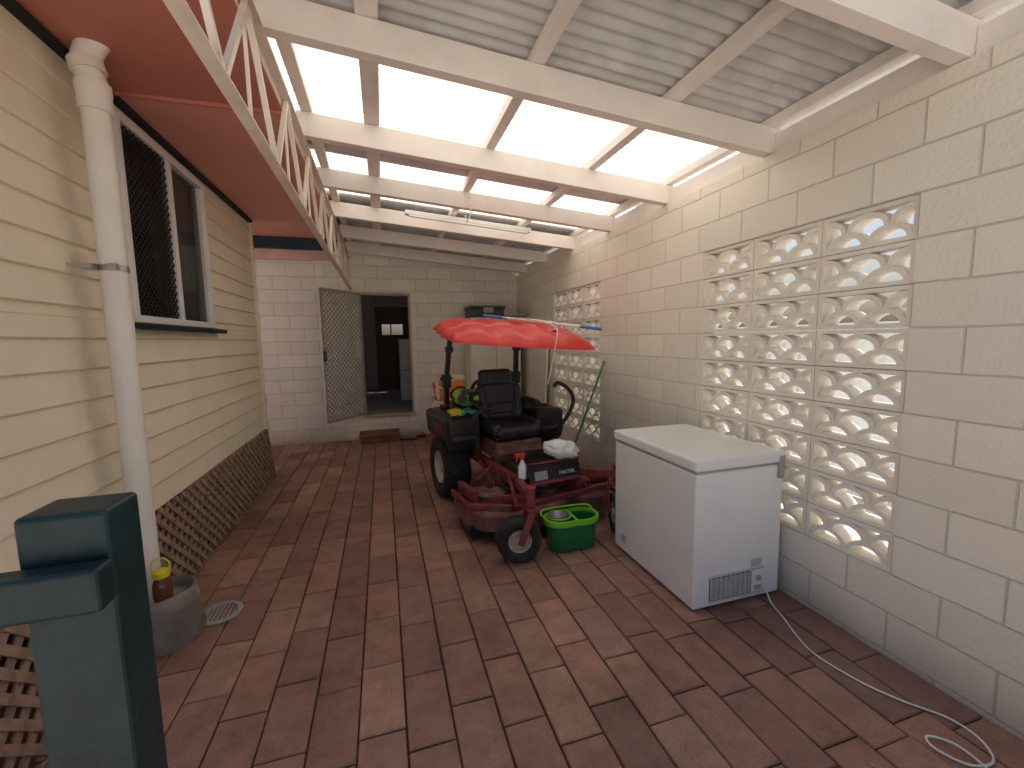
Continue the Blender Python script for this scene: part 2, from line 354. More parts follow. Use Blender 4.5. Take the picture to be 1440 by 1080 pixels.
for (p,q) in((hx,hx+V*Hd),(fx,fx+V*Hd)):b.bar(p,q,.03,.045,N.cross(V))
for zz in(.03,Hd-.02):b.bar(hx+V*zz,fx+V*zz,.03,.055,V)
b.done("frame",M("screen_frame",(.46,.42,.39),.4,.2),sdp,bevel=.003)
b=B();lattice(b,hx+U*.02+V*.04-N*.014,U,V,Wd-.04,Hd-.08,.078,.010,.004);b.done("diamond_grille",M("grille_white",(.84,.80,.76),.4),sdp)
b=B();b.bar(hx+U*.02+V*1.0-N*.004,fx-U*.02+V*1.0-N*.004,.001,Hd-.1,V)
m_fly=bpy.data.materials.new("fly_screen");m_fly.use_nodes=True;p=m_fly.node_tree.nodes['Principled BSDF'];p.inputs['Base Color'].default_value=(.28,.27,.27,1);p.inputs['Alpha'].default_value=.5;p.inputs['Roughness'].default_value=.7
b.done("fly_mesh",m_fly,sdp)
b=B();b.rbox(fx+Vector((.03,-.03,1.0)),(.03,.05,.16));b.done("lock",m_black,sdp,bevel=.004)
rm=E("back_room",(0,9,0))
B().box(-2.6,2.45,YB2,11.2,.30,DZ0-.005).done("carpet",m_carpet,rm)
b=B();b.box(-2.6,2.45,YB2+.01,11.3,2.95,3.28);b.box(-2.7,-2.6,YB2+.01,11.3,0,2.95);b.box(2.35,2.45,YB2+.01,11.3,0,2.95)
b.box(-2.6,-.15,11.2,11.3,0,2.95);b.box(.65,2.35,11.2,11.3,0,2.95);b.box(-.15,.65,11.2,11.3,2.45,2.95);b.box(-.15,.65,11.2,11.3,0,.3)
b.done("room_walls",m_room,rm)
b=B();b.box(-.15,.0,11.15,11.2,.39,2.45);b.box(.5,.65,11.15,11.2,.39,2.45);b.box(0,.5,11.15,11.2,.39,1.76);b.box(0,.5,11.15,11.2,2.02,2.45);b.box(.2,.23,11.16,11.19,1.76,2.02);b.done("inner_door",m_brown,rm)
b=B();b.box(.32,.85,9.0,9.5,.385,1.0);b.box(.32,.85,9.0,9.5,1.008,1.64);b.box(.34,.36,8.98,9.0,.8,.98);b.box(.34,.36,8.98,9.0,1.04,1.3);b.done("refrigerator",m_white,rm,bevel=.012)
b=B();b.cyl((.2,9.2,2.94),(.2,9.2,2.72),.06)
for k in range(4):
    an=rad(20+90*k);b.rbox((.2+.35*math.cos(an),9.2+.35*math.sin(an),2.72),(.55,.12,.012),(8,0,20+90*k))
b.done("ceiling_fan",m_white,rm)
st=E("timber_step",(-.12,7.15,0))
b=B()
for k in range(3):b.box(-.42,.2,6.93+.145*k,6.93+.145*k+.138,.10,.14)
b.box(-.40,-.34,6.95,7.35,0,.10);b.box(.12,.18,6.95,7.35,0,.10);b.box(-.34,.12,6.955,6.98,0,.098)
b.done("treads",m_brown,st,bevel=.004)
def shoe(x,y,rz):
    e=E("shoe",(x,y,0),rad(rz));b=B()
    secs=[(-.13,.035,.07),(-.09,.042,.085),(-.03,.037,.075),(.04,.045,.055),(.10,.042,.04),(.14,.02,.025)]
    rings=[]
    for (t,wd,h) in secs:
        rings.append([b.bm.verts.new((wd*math.cos(a),t,max(.0,.006+h*.5+h*.5*math.sin(a)))) for a in[2*math.pi*i/12 for i in range(12)]])
    for A,C in zip(rings,rings[1:]):
        for i in range(12):b.bm.faces.new((A[i],A[(i+1)%12],C[(i+1)%12],C[i]))
    b.bm.faces.new(rings[0]);b.bm.faces.new(rings[-1]);b.done("upper",m_leather,e,world=False,smooth=60,sub=1)
    b=B();b.rbox((0,0,.008),(.085,.28,.016));b.done("sole",m_black,e,world=False,bevel=.007)
shoe(.34,7.05,70);shoe(.48,7.2,95)
# ------------------------------------------------------------------ roof structure
zb=lambda x:2.705+(XR-x)*.083
BY=[1.27,2.2,3.2,4.13,5.05,6.0,6.95]
rf=E("carport_roof",(1,3.5,3))
for i,y in enumerate(BY):
    x0,x1=-.46,XO-.02
    b=B();h=.15;hw=.035
    pts=[(x0,zb(x0)),(x1,zb(x1)),(x1,zb(x1)+h),(x0,zb(x0)+h)]
    b.prism(pts,y-hw,y+hw,lambda a,c,t:(a,t,c));b.done("cross_beam_%d"%i,m_beam,rf,bevel=.004)
PH=.06;RY0=.88
for i,(x,wd) in enumerate(((-.40,.07),(0.0,.10),(.82,.07),(1.64,.07),(2.36,.07))):
    z=zb(x)+.153
    B().box(x-wd/2,x+wd/2,RY0+.03,7.36,z,z+PH).done("purlin_%d"%i,m_beam,rf,bevel=.004)
def sheet(name,y0,y1,mat,dz=0):
    b=B();x0,x1=-.75,2.62;pitch=.084;nn=int((y1-y0)/pitch*8);A=[];C=[]
    for i in range(nn+1):
        y=y0+(y1-y0)*i/nn;z=.229+.013*math.sin(2*math.pi*y/pitch)+dz
        A.append(b.bm.verts.new((x0,y,zb(x0)+z)));C.append(b.bm.verts.new((x1,y,zb(x1)+z)))
    for i in range(nn):b.bm.faces.new((A[i],C[i],C[i+1],A[i+1]))
    return b.done(name,mat,rf,smooth=80)
sheet("roof_sheet_a",RY0,2.37,m_galv);sheet("translucent_sheet_a",2.35,3.5,m_tr,.004)
sheet("roof_sheet_b",3.48,3.94,m_galv);sheet("translucent_sheet_b",3.92,5.0,m_tr,.004);sheet("roof_sheet_c",4.98,7.6,m_galv)
b=B()
for x in(-.40,0,.82,1.64,2.36):
    for y in(2.62,2.96,3.38,1.4,1.75,2.1,4.3,4.65):
        b.cyl((x+.0,y,zb(x)+.235),(x,y,zb(x)+.262),.011,seg=8)
b.done("roof_screws",m_steel,rf)
b=B()
for y0,y1 in zip([RY0]+BY,BY+[7.36]):b.box(XR+.03,XR+.06,y0+.037,y1-.037,ZT+.002,ZT+.12)
b.done("wall_top_board",m_beam,rf)
tr=E("steel_truss",(-.42,3.7,2.7));b=B();xt=-.44;zl,zu=2.42,2.915
b.box(xt-.025,xt+.025,RY0,7.37,zl,zl+.006);b.box(xt-.025,xt-.019,RY0,7.37,zl+.006,zl+.05)
b.box(xt-.025,xt+.025,RY0,7.37,zu-.006,zu);b.box(xt-.025,xt-.019,RY0,7.37,zu-.05,zu-.006)
y=RY0+.03;k=0
while y<7.3:
    y2=min(y+.36,7.34)
    if k%2==0:b.bar((xt,y,zl+.01),(xt,y2,zu-.01),.022,.022,(1,0,0))
    else:b.bar((xt,y,zu-.01),(xt,y2,zl+.01),.022,.022,(1,0,0))
    if k%2==0:b.bar((xt-.012,y2,zl+.01),(xt-.012,y2,zu-.01),.024,.01,(1,0,0))
    y=y2;k+=1
b.done("chords_and_webs",m_truss,tr)
fl=E("fluorescent_batten",(1,4.75,2.9));b=B()
b.bar((.29,4.8,2.955),(1.69,4.8,2.84),.07,.045);b.done("housing",m_white,fl,bevel=.006)
b=B();b.cyl((.33,4.78,2.92),(1.65,4.78,2.81),.014);b.done("tube",m_white,fl,smooth=50)
b=B();b.tube([(.8,4.09,2.76),(.8,4.03,2.69),(.83,4.01,2.75),(.84,4.06,2.89)],.006);b.done("ceiling_hook",m_white)
# ------------------------------------------------------------------ house
XH=-1.42;YE=5.72;ZW0,ZW1=.58,3.02;HY=1.65
ho=E("weatherboard_house",(-3,2,0))
WY0,WY1,WZ0,WZ1=3.09,4.36,1.74,2.94
BH=.152
def boards(b,y0,y1,z0,z1):
    k=0
    while ZW0+k*BH<z1:
        za=ZW0+k*BH;zc=za+BH
        a=max(za,z0);c=min(zc,z1)
        if c-a>.004:
            off=lambda z:.022*(1-(z-za)/BH)
            n_=max(1,int((y1-y0)/.35));prev=None
            for i in range(n_+1):
                t=y0+(y1-y0)*i/n_
                wv=.0035*noise.noise(Vector((t*.9,k*3.7,0)));wz=.003*noise.noise(Vector((t*.7,k*5.1,9))) if a==za else 0
                A=XH+off(a)+wv;C=XH+off(c)
                pts=[(XH-.03,a),(A-.003,a+wz),(A,a+.004+wz),(C,c),(XH-.03,c)]
                ring=[b.bm.verts.new((p[0],t,p[1])) for p in pts]
                if prev:
                    for j in range(5):b.bm.faces.new((prev[j],prev[(j+1)%5],ring[(j+1)%5],ring[j]))
                else:b.bm.faces.new(ring)
                prev=ring
            b.bm.faces.new(prev)
        k+=1
b=B();boards(b,HY,YE,ZW0,WZ0);boards(b,HY,WY0,WZ0,WZ1);boards(b,WY1,YE,WZ0,WZ1);boards(b,HY,YE,WZ1,ZW1);b.done("weatherboards",m_board,ho)
b=B();b.box(-6,XH-.032,YE-.1,YE,ZW0,3);b.box(-6,XH-.032,HY,HY+.1,0,3);b.box(-6.1,-6,HY,YE,0,3);b.box(-6,XH-.032,HY+.1,YE-.1,ZW0,.64)
b.done("house_shell",m_board,ho)
b=B();b.box(XH-.03,XH+.035,YE,YE+.03,ZW0-.02,3.0);b.box(XH-.03,XH+.035,HY-.03,HY,ZW0-.02,3.0);b.done("corner_boards",m_board,ho)
b=B();b.box(-2.3,-2.25,HY+.1,YE,-.02,ZW0);b.done("subfloor_dark_blocker",m_dark,ho)  # added dark panel: stands in for underfloor shade and stops light leaking through
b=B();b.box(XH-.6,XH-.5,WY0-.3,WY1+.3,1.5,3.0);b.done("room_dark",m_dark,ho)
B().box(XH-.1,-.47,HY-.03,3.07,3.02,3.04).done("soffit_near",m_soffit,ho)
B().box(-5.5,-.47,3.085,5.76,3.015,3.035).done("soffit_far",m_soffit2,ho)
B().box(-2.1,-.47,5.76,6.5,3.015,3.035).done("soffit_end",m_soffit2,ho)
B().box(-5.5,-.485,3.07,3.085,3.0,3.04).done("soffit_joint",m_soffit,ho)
B().box(XH,XH+.05,HY,YE,2.985,3.014).done("soffit_shadow_strip",m_dark,ho)  # dark strip painted in as the shaded gap where wall meets soffit
B().box(-2.1,-.49,6.5,6.56,2.86,3.06).done("end_gutter",m_blue,ho,bevel=.01)
b=B();b.prism([(-.47,3.06),(-.47,3.10),(-3.7,4.1),(-6.6,3.1),(-6.6,3.06)],HY-.05,5.8,lambda p,q,t:(p,t,q));b.prism([(-.47,3.06),(-.47,3.10),(-2.1,3.6),(-2.1,3.06)],5.8,7.6,lambda p,q,t:(p,t,q));b.done("house_roof_and_sun_block",m_galv,ho)  # rear prism added out of view to keep sun off the house corner
b=B();fw=.045
xa,xb=XH-.03,XH+.035
b.box(xa,xb,WY0,WY0+fw,WZ0,WZ1);b.box(xa,xb,WY1-fw,WY1,WZ0,WZ1);b.box(xa,xb+.002,WY0+fw,WY1-fw,WZ0,WZ0+fw);b.box(xa,xb+.002,WY0+fw,WY1-fw,WZ1-fw,WZ1)
b.box(xa,xb-.004,3.70,3.76,WZ0+fw,WZ1-fw)
b.box(xa,xb-.015,WY0+fw,WY0+fw+.022,WZ0+fw,WZ1-fw);b.box(xa,xb-.017,3.76,3.785,WZ0+fw,WZ1-fw);b.box(xa,xb-.017,WY1-fw-.025,WY1-fw,WZ0+fw,WZ1-fw)
b.done("window_frame",m_alu,ho,bevel=.003)
b=B();lattice(b,(XH+.012,WY0+fw+.02,WZ0+fw),(0,1,0),(0,0,1),3.70-WY0-fw-.02,WZ1-WZ0-2*fw,.05,.011,.004);b.done("window_security_mesh",m_blackmesh,ho)
B().box(XH-.012,XH-.008,WY0+fw,WY1-fw,WZ0+fw,WZ1-fw).done("window_glass",m_glass,ho)
b=B();P=[];nn=40
for i in range(nn+1):
    y=3.82+.50*i/nn;x=XH-.09+.018*math.sin(i*1.15);P.append((b.bm.verts.new((x,y,WZ0+.02)),b.bm.verts.new((x,y,WZ1-.02))))
for A,C in zip(P,P[1:]):b.bm.faces.new((A[0],C[0],C[1],A[1]))
b.done("window_curtain",m_curtain,ho,smooth=80)
b=B();b.rbox((XH+.035,(WY0+WY1)/2,WZ0-.022),(.12,WY1-WY0+.12,.035),(0,8,0));b.done("window_sill",m_teal,ho,bevel=.004)
la=E("lattice_skirting",(XH,3,0));b=B();LV=Vector((-.055,0,ZW0-.02));LH=LV.length
lattice(b,(XH+.075,HY,.012),(0,1,0),LV.normalized(),YE-HY,LH,.105,.036,.009)
b.bar((XH+.075,YE-.01,.0),(XH+.02,YE-.01,ZW0-.01),.03,.04,(1,0,0))
b.done("lattice_slats",m_lattice,la)
# ------------------------------------------------------------------ downpipe
dp=E("downpipe",(-1.27,2.66,0));b=B();px,py,pr=-1.268,2.66,.056
b.cyl((px,py,.22),(px,py,2.80),pr,seg=28)
b.tube([(px,py,2.78),(px,py,2.86),(px-.02,py,2.93),(px-.0,py,3.0),(px+.04,py,3.06)],pr,seg=24)
b.done("pipe",m_pipe,dp,smooth=50)
b=B();b.lathe([(0,pr+.001),(0,pr+.010),(.07,pr+.010),(.10,pr+.014),(.13,pr+.012),(.135,pr+.001)],(px,py,2.72),(0,0,1),28);b.lathe([(0,pr+.001),(0,pr+.013),(.05,pr+.012),(.052,pr+.001)],(px-.01,py,2.90),(-.2,0,1),28)
b.done("collar",m_pipe,dp,smooth=50)
b=B();b.lathe([(0,pr+.001),(0,pr+.004),(.028,pr+.004),(.028,pr+.001)],(px,py,1.97),(0,0,1),28);b.box(XH+.01,px-.05,py-.10,py-.096,1.975,1.995);b.box(px-.09,px-.04,py-.096,py-.02,1.972,1.998);b.box(px+.02,px+.05,py-.085,py-.055,1.97,1.998)
b.done("clip",m_steel,dp)
cb=B();cb.lathe([(0,0),(0,.165),(.04,.175),(.12,.168),(.22,.162),(.27,.158),(.285,.14),(.27,.125),(.24,.12),(.235,0)],(-1.21,2.64,0),(0,0,1),26)
for v in cb.bm.verts:
    k=1+.10*noise.noise(v.co*5);v.co.x=-1.21+(v.co.x+1.21)*k;v.co.y=2.64+(v.co.y-2.64)*k;v.co.z*=1+.05*noise.noise(v.co*9)
cb.done("concrete_pot",m_conc,smooth=50)
b=B()
b.lathe([(0,.085),(0,.115),(.008,.115),(.010,.088),(0,.085)],(-1.0,2.80,.003),(0,0,1),28)
for k in range(-3,4):
    l=math.sqrt(.086**2-(k*.024)**2);b.box(-1.0+k*.024-.004,-1.0+k*.024+.004,2.80-l,2.80+l,.003,.009)
b.done("drain_grate",m_gasket,smooth=40)
lx,ly=-1.165,2.56;ja=E("lantern",(lx,ly,.3));b=B();b.lathe([(0,0),(0,.038),(.02,.042),(.09,.042),(.12,.03),(.125,0)],(lx,ly,.272),(0,0,1),20);b.done("jar",M("amber_glass",(.16,.05,.03),.12),ja,smooth=50)
b=B();b.lathe([(0,.0),(0,.036),(.03,.038),(.035,.03),(.05,.0)],(lx,ly,.398),(0,0,1),20);b.tube([(lx-.035,ly,.40),(lx-.04,ly,.47),(lx,ly,.50),(lx+.04,ly,.47),(lx+.035,ly,.40)],.004);b.done("cap",m_yel,ja,smooth=50)
# ------------------------------------------------------------------ handrail post (foreground left)
hr=E("stair_handrail",(-.35,.62,0))
b=B();b.box(-.388,-.305,.572,.64,0,1.418);b.done("post",m_teal,hr,bevel=.006,seg=3)
b=B();b.box(-1.3,-.302,.540,.571,1.315,1.364);b.done("rail",m_teal,hr,bevel=.005,seg=3)
b=B();b.box(-1.3,-1.2,.573,.67,0,1.36);b.done("newel",m_teal,hr,bevel=.006)
# ------------------------------------------------------------------ chest freezer
fz=E("chest_freezer",(1.95,2.34,0));x0,x1,y0,y1=1.64,2.27,1.92,2.79
b=B();b.box(x0,x1,y0,y1,.02,.825);b.done("cabinet",m_freezer,fz,bevel=.012,seg=3)
b=B();b.box(x0+.012,x1-.012,y0+.012,y1-.012,.825,.84);b.done("gasket",m_gasket,fz)
b=B();b.box(x0-.012,x1+.004,y0-.012,y1+.012,.84,.912);b.done("lid",m_freezer,fz,bevel=.018,seg=4)
b=B();b.box(x0+.03,x1-.03,y0+.03,y1-.03,0,.02);b.done("base",m_black,fz)
b=B()
b.box(x1-.05,x1-.005,y0-.016,y0+.03,.745,.885);b.done("hinge_cover",m_gasket,fz,bevel=.006)
gx0,gx1,gz0,gz1=1.75,2.14,.06,.20
b=B();b.box(gx0,gx1,y0-.004,y0+.002,gz0,gz1);b.done("grille_recess",M("dark_grille",(.12,.11,.10),.6),fz)
b=B()
k=gz0+.008
while k<gz1-.006:
    b.box(gx0+.006,gx1-.10,y0-.011,y0-.004,k,k+.0045);k+=.0105
for k in range(9):b.box(gx0+.004+k*.035,gx0+.009+k*.035,y0-.0125,y0-.0045,gz0+.004,gz1-.004)
b.box(gx0-.004,gx1+.004,y0-.010,y0-.004,gz1,gz1+.008);b.box(gx0-.004,gx1+.004,y0-.010,y0-.004,gz0-.008,gz0)
b.done("grille",M("grille_grey",(.60,.58,.55),.5),fz)
b=B();b.box(gx1-.09,gx1-.005,y0-.010,y0-.0045,gz0+.002,gz1-.002);b.done("control_panel",m_white,fz,bevel=.002)
b=B();b.cyl((gx1-.045,y0-.009,.15),(gx1-.045,y0-.024,.15),.016);b.box(gx1-.07,gx1-.02,y0-.013,y0-.0095,.075,.1);b.done("knob",m_gasket,fz,smooth=40)
b=B();b.box(gx1-.09,gx1-.01,y0-.0022,y0+.001,.215,.265);b.box(x0-.002,x0+.002,y1-.16,y1-.10,.09,.15);b.done("label",M("label_silver",(.5,.5,.52),.3),fz)
b=B();zc=.006
b.tube([(2.12,y0-.012,.11),(2.13,1.88,.08),(2.13,1.84,.02),(2.10,1.74,zc),(2.0,1.50,zc),(2.02,1.30,zc),(2.08,1.16,zc),(2.17,1.03,zc),(2.17,.93,zc),(2.10,.86,zc),(2.0,.88,zc),(1.955,.96,zc+.003),(1.99,1.0,zc+.004),(2.04,.93,zc+.012),(2.03,.80,zc),(1.96,.6,zc)],.0045,seg=8,sub=8);b.done("power_cord",m_cord,fz,smooth=60)
# ------------------------------------------------------------------ ride-on mower (local coords, forward = -Y)
mo=E("ride_on_mower",(1.10,4.4,0),rad(9.5))
def D(b,name,mat,**k):return b.done(name,mat,mo,world=False,**k)
def tyre(b,c,ax,R,W,rr,seg=40):
    h=W/2
    prof=[(-h*.62,rr),(-h*.9,rr+(R-rr)*.25),(-h,R*.80),(-h*.93,R*.92),(-h*.72,R*.975),(-h*.3,R),(h*.3,R),(h*.72,R*.975),(h*.93,R*.92),(h,R*.80),(h*.9,rr+(R-rr)*.25),(h*.62,rr)]
    b.lathe(prof,c,ax,seg)
b=B()
for sx in(-1,1):
    c=(sx*.50,0,.315);tyre(b,c,(1,0,0),.307,.28,.16,48)
    for row,xo in enumerate((-.1,-.05,0,.05,.1)):
        for k in range(30):
            an=2*math.pi*(k+(row%2)*.5)/30;R=.309-(.010 if abs(xo)>.09 else 0)
            m=Matrix.Translation((sx*.50+xo,0,.315))@Matrix.Rotation(an,4,'X')@Matrix.Translation((0,0,R))@Matrix.Rotation(rad(20*(1 if row%2 else -1)),4,'Z')@Matrix.Diagonal((.04,.032,.014,1))
            bmesh.ops.create_cube(b.bm,size=1,matrix=m)
D(b,"rear_tyres",m_rubber,smooth=35)
b=B()
for sx in(-1,1):
    b.lathe([(.115,.165),(.09,.155),(.065,.13),(.06,.06),(.10,.05),(.105,.0)],(sx*.50,0,.315),(sx,0,0),32)
    for k in range(5):
        an=2*math.pi*k/5;b.cyl((sx*.55,.085*math.cos(an),.315+.085*math.sin(an)),(sx*.585,.085*math.cos(an),.315+.085*math.sin(an)),.012,seg=8)
D(b,"rear_rims",m_rim,smooth=40)
ct=[(-.48,-1.52,Vector((-.30,-1,0)).normalized()),(.46,-1.50,Vector((.9,-.45,0)).normalized())]
b=B();b2=B();b3=B()
for cx_,cy_,ax in ct:
    c=Vector((cx_,cy_,.165));tyre(b,c,ax,.165,.13,.085,36)
    b2.lathe([(.052,.086),(.045,.078),(.02,.07),(.02,.035),(.06,.03),(.065,0)],c,ax,24);b2.lathe([(.052,.086),(.045,.078),(.02,.07),(.02,.035),(.06,.03),(.065,0)],c,-ax,24)
    fwd=ax.cross(Vector((0,0,1)))
    top=c+Vector((0,0,.225))-fwd*.09
    for s in(-1,1):
        b3.bar(c+ax*s*.085+Vector((0,0,-.015)),top+ax*s*.07+Vector((0,0,-.01)),.05,.012,ax)
    b3.bar(top-ax*.078,top+ax*.078,.075,.012)
    b3.cyl(c-ax*.095,c+ax*.095,.012,seg=10)
    b3.cyl(top,top+Vector((0,0,.14)),.034,seg=16);b3.cyl(top+Vector((0,0,.14)),top+Vector((0,0,.155)),.042,seg=16)
    sx=-1 if cx_<0 else 1
    b3.bar(top+Vector((0,0,.075)),(sx*.28,-1.12,.44),.06,.065)
D(b,"front_caster_tyres",m_rubber,smooth=35);D(b2,"front_caster_rims",m_rim,smooth=40)
b3.bar((-.28,-1.15,.43),(-.28,.45,.43),.06,.08);b3.bar((.28,-1.15,.43),(.28,.45,.43),.06,.08);b3.bar((-.31,-1.12,.435),(.31,-1.12,.435),.07,.07);b3.bar((-.5,.46,.45),(.5,.46,.45),.06,.1)
b3.bar((-.31,-.45,.43),(.31,-.45,.43),.05,.06)
for sx in(-1,1):
    b3.bar((sx*.34,-.75,.30),(sx*.34,-.35,.50),.03,.02);b3.bar((sx*.5,-.72,.36),(sx*.33,-.72,.48),.025,.02)
D(b3,"frame_and_caster_arms",m_mred,bevel=.005,smooth=40)
b=B()
pl=[(-.70,-.72),(-.66,-.62),(-.30,-.56),(.30,-.56),(.66,-.62),(.72,-.74),(.72,-1.0),(.60,-1.20),(.42,-1.30),(.18,-1.22),(-.0,-1.30),(-.25,-1.34),(-.46,-1.30),(-.62,-1.20),(-.70,-1.02)]
A=[b.bm.verts.new((x,y,.115)) for x,y in pl];C=[b.bm.verts.new((x,y,.235)) for x,y in pl]
cxm,cym=0,-.93
Dn=[b.bm.verts.new((cxm+(x-cxm)*.95,cym+(y-cym)*.93,.262)) for x,y in pl];n_=len(pl)
for a_,c_ in((A,C),(C,Dn)):
    for i in range(n_):b.bm.faces.new((a_[i],a_[(i+1)%n_],c_[(i+1)%n_],c_[i]))
b.bm.faces.new(Dn)
D(b,"deck_shell",m_mred2,bevel=.008)
b=B()
b.bar((-.70,-1.05,.285),(-.40,-1.27,.285),.04,.05);b.bar((-.70,-1.05,.285),(-.70,-.68,.285),.03,.05);b.bar((-.40,-1.27,.285),(.62,-1.20,.285),.035,.045);b.bar((.62,-1.20,.285),(.73,-1.0,.285),.03,.05);b.bar((.73,-1.0,.285),(.73,-.7,.285),.03,.05)
b.bar((-.55,-.78,.30),(.55,-.78,.30),.06,.05)
b.rbox((.60,-.92,.30),(.22,.30,.05),(0,10,0));b.rbox((-.15,-.98,.285),(.5,.10,.03),(0,0,25))
b.rbox((-.62,-.86,.33),(.05,.32,.09),(0,0,4));b.rbox((-.40,-1.16,.31),(.26,.03,.10),(0,0,-20));b.rbox((.32,-1.12,.32),(.20,.10,.08),(12,0,10))
b.bar((-.36,-1.25,.30),(-.30,-1.0,.46),.03,.02);b.bar((.36,-1.2,.30),(.30,-1.0,.46),.03,.02)
b.box(.735,.86,-1.12,-.72,.16,.19)
D(b,"deck_bracing",m_mred,bevel=.005)
b=B()
for x,y in((-.45,-.93),(.02,-1.02),(.45,-.93)):
    b.lathe([(0,.13),(.02,.13),(.025,.11),(.045,.11),(.05,.13),(.06,.13),(.062,.05),(.09,.045),(.095,0)],(x,y,.262),(0,0,1),28)
D(b,"deck_spindles",M("spindle_dusty",(.20,.12,.09),.7,var=.3,dirt=(.28,.20,.14),dscale=8,damt=.8),smooth=35)
b=B();b.tube([(-.45,-1.05,.30),(-.1,-1.12,.30),(.45,-1.05,.30),(.57,-.93,.30),(.45,-.81,.30),(0,-.85,.30),(-.45,-.81,.30),(-.57,-.93,.30),(-.45,-1.05,.30)],.009,sub=8)
for x,y in((-.45,-.93),(.02,-1.02),(.45,-.93)):b.cyl((x,y,.34),(x,y,.385),.028,seg=6)
b.tube([(-.2,-.7,.36),(-.3,-.85,.42),(-.35,-1.0,.37),(-.25,-1.1,.33)],.008);b.tube([(.2,-.6,.5),(.34,-.8,.45),(.38,-1.0,.36)],.008)
b.cyl((-.66,-1.0,.08),(-.66,-1.10,.08),.05,seg=16);b.cyl((.2,-1.33,.07),(.3,-1.33,.07),.05,seg=16)
D(b,"drive_belt_and_rollers",m_black,smooth=40)
b=B();b.rbox((0,-.88,.465),(.50,.50,.03));b.rbox((.02,-1.17,.50),(.50,.10,.15),(-14,0,0));b.rbox((-.22,-.95,.50),(.05,.40,.06));b.rbox((.27,-.95,.50),(.05,.40,.06))
D(b,"foot_platform",m_black,bevel=.012,seg=3)
b=B();b.rbox((.02,-1.19,.585),(.46,.10,.012),(-14,0,0));b.rbox((.02,-1.232,.43),(.46,.012,.03),(-14,0,0))
D(b,"platform_trim",m_mred,bevel=.004)
fc=bpy.data.curves.new("front_lettering",'FONT');fc.body="MASTER";fc.size=.042;fc.extrude=.001;fc.align_x='CENTER'
fo=bpy.data.objects.new("front_lettering",fc);S.collection.objects.link(fo);fc.materials.append(m_white);fo.parent=mo;fo.location=(.13,-1.232,.475);fo.rotation_euler=(rad(76),0,0)
b=B();b.rbox((-.12,-1.229,.49),(.12,.004,.07),(-14,0,0));D(b,"front_decal",m_gasket)
b=B()
for sx in(-1,1):
    b.rbox((sx*.47,-.02,.75),(.33,.80,.27),(0,sx*5,0));b.rbox((sx*.47,-.36,.65),(.31,.16,.18),(24,0,0));b.rbox((sx*.38,.0,.61),(.2,.6,.1))
D(b,"side_tanks",m_black,bevel=.06,seg=5,smooth=50)
b=B()
for sx in(-1,1):b.lathe([(0,.0),(0,.05),(.03,.05),(.038,.045),(.04,0)],(sx*.48,.18,.885),(0,0,1),20)
b.rbox((.45,-.18,.89),(.14,.2,.03));b.rbox((-.46,-.26,.88),(.1,.12,.03));b.tube([(-.3,-.1,.86),(-.26,.05,.98),(-.2,.2,.9)],.012);b.tube([(.3,.0,.86),(.25,.15,1.0),(.2,.3,.9)],.012)
D(b,"tank_caps_and_console",m_black,bevel=.008,smooth=40)
b=B();b.rbox((-.640,-.12,.74),(.006,.24,.08),(0,-5,0));D(b,"tank_decal",m_mred)
b=B();b.rbox((0,-.38,.56),(.48,.5,.16));b.rbox((0,-.62,.52),(.5,.10,.12),(20,0,0));D(b,"seat_base",m_mred2,bevel=.02,seg=3)
b=B()
for sx in(-1,1):b.cyl((sx*.15,-.4,.62),(sx*.15,-.4,.68),.035)
b.rbox((0,-.38,.675),(.46,.44,.03));b.rbox((0,-.10,.95),(.40,.03,.46),(-12,0,0));D(b,"seat_shell",m_black,bevel=.02,seg=3)
b=B();b.rbox((0,-.40,.735),(.40,.46,.10),(3,0,0));b.rbox((-.215,-.38,.765),(.09,.44,.12),(3,0,0));b.rbox((.215,-.38,.765),(.09,.44,.12),(3,0,0));b.rbox((0,-.60,.735),(.44,.10,.10),(3,0,0))
D(b,"seat_cushion",m_vinyl,bevel=.04,seg=5,smooth=60)
b=B();b.rbox((0,-.15,.96),(.42,.12,.38),(-12,0,0));b.rbox((0,-.078,1.17),(.36,.11,.24),(-12,0,0));b.rbox((-.20,-.175,.95),(.09,.14,.36),(-12,0,8));b.rbox((.20,-.175,.95),(.09,.14,.36),(-12,0,-8))
b.rbox((0,-.20,.90),(.28,.08,.14),(-12,0,0))
D(b,"seat_back",m_vinyl,bevel=.052,seg=6,smooth=60)
b=B()
for sx in(-1,1):b.rbox((sx*.29,-.32,.97),(.065,.30,.055),(4,0,0));
D(b,"armrests",m_vinyl,bevel=.02,seg=4,smooth=60)
b=B()
for sx in(-1,1):b.bar((sx*.28,-.20,.95),(sx*.25,-.12,.78),.03,.03)
b.tube([(.38,-.62,.50),(.42,-.66,.72),(.50,-.70,.86),(.545,-.72,1.0),(.50,-.70,1.11),(.41,-.66,1.17),(.37,-.64,1.13)],.019,sub=6)
b.tube([(-.38,-.55,.50),(-.42,-.58,.72),(-.46,-.60,.86),(-.40,-.62,.95),(-.26,-.62,.98)],.018,sub=6)
D(b,"steering_levers",m_black,smooth=60)
b=B();b.rbox((0,.28,.66),(.44,.42,.26));b.lathe([(0,.0),(0,.20),(.08,.20),(.13,.16),(.15,.0)],(0,.28,.80),(0,0,1),30);b.rbox((-.25,.30,.86),(.16,.24,.14));b.cyl((.26,.2,.8),(.26,.45,.8),.07);b.rbox((0,.52,.58),(.8,.06,.3))
b.cyl((-.24,.1,.93),(-.24,.1,1.03),.06);b.cyl((-.24,.1,1.03),(-.24,.1,1.07),.045,.02)
D(b,"engine",m_black,bevel=.012,smooth=40)
b=B()
for k in range(7):b.rbox((-.235,.16+.035*k,.70),(.05,.012,.18))
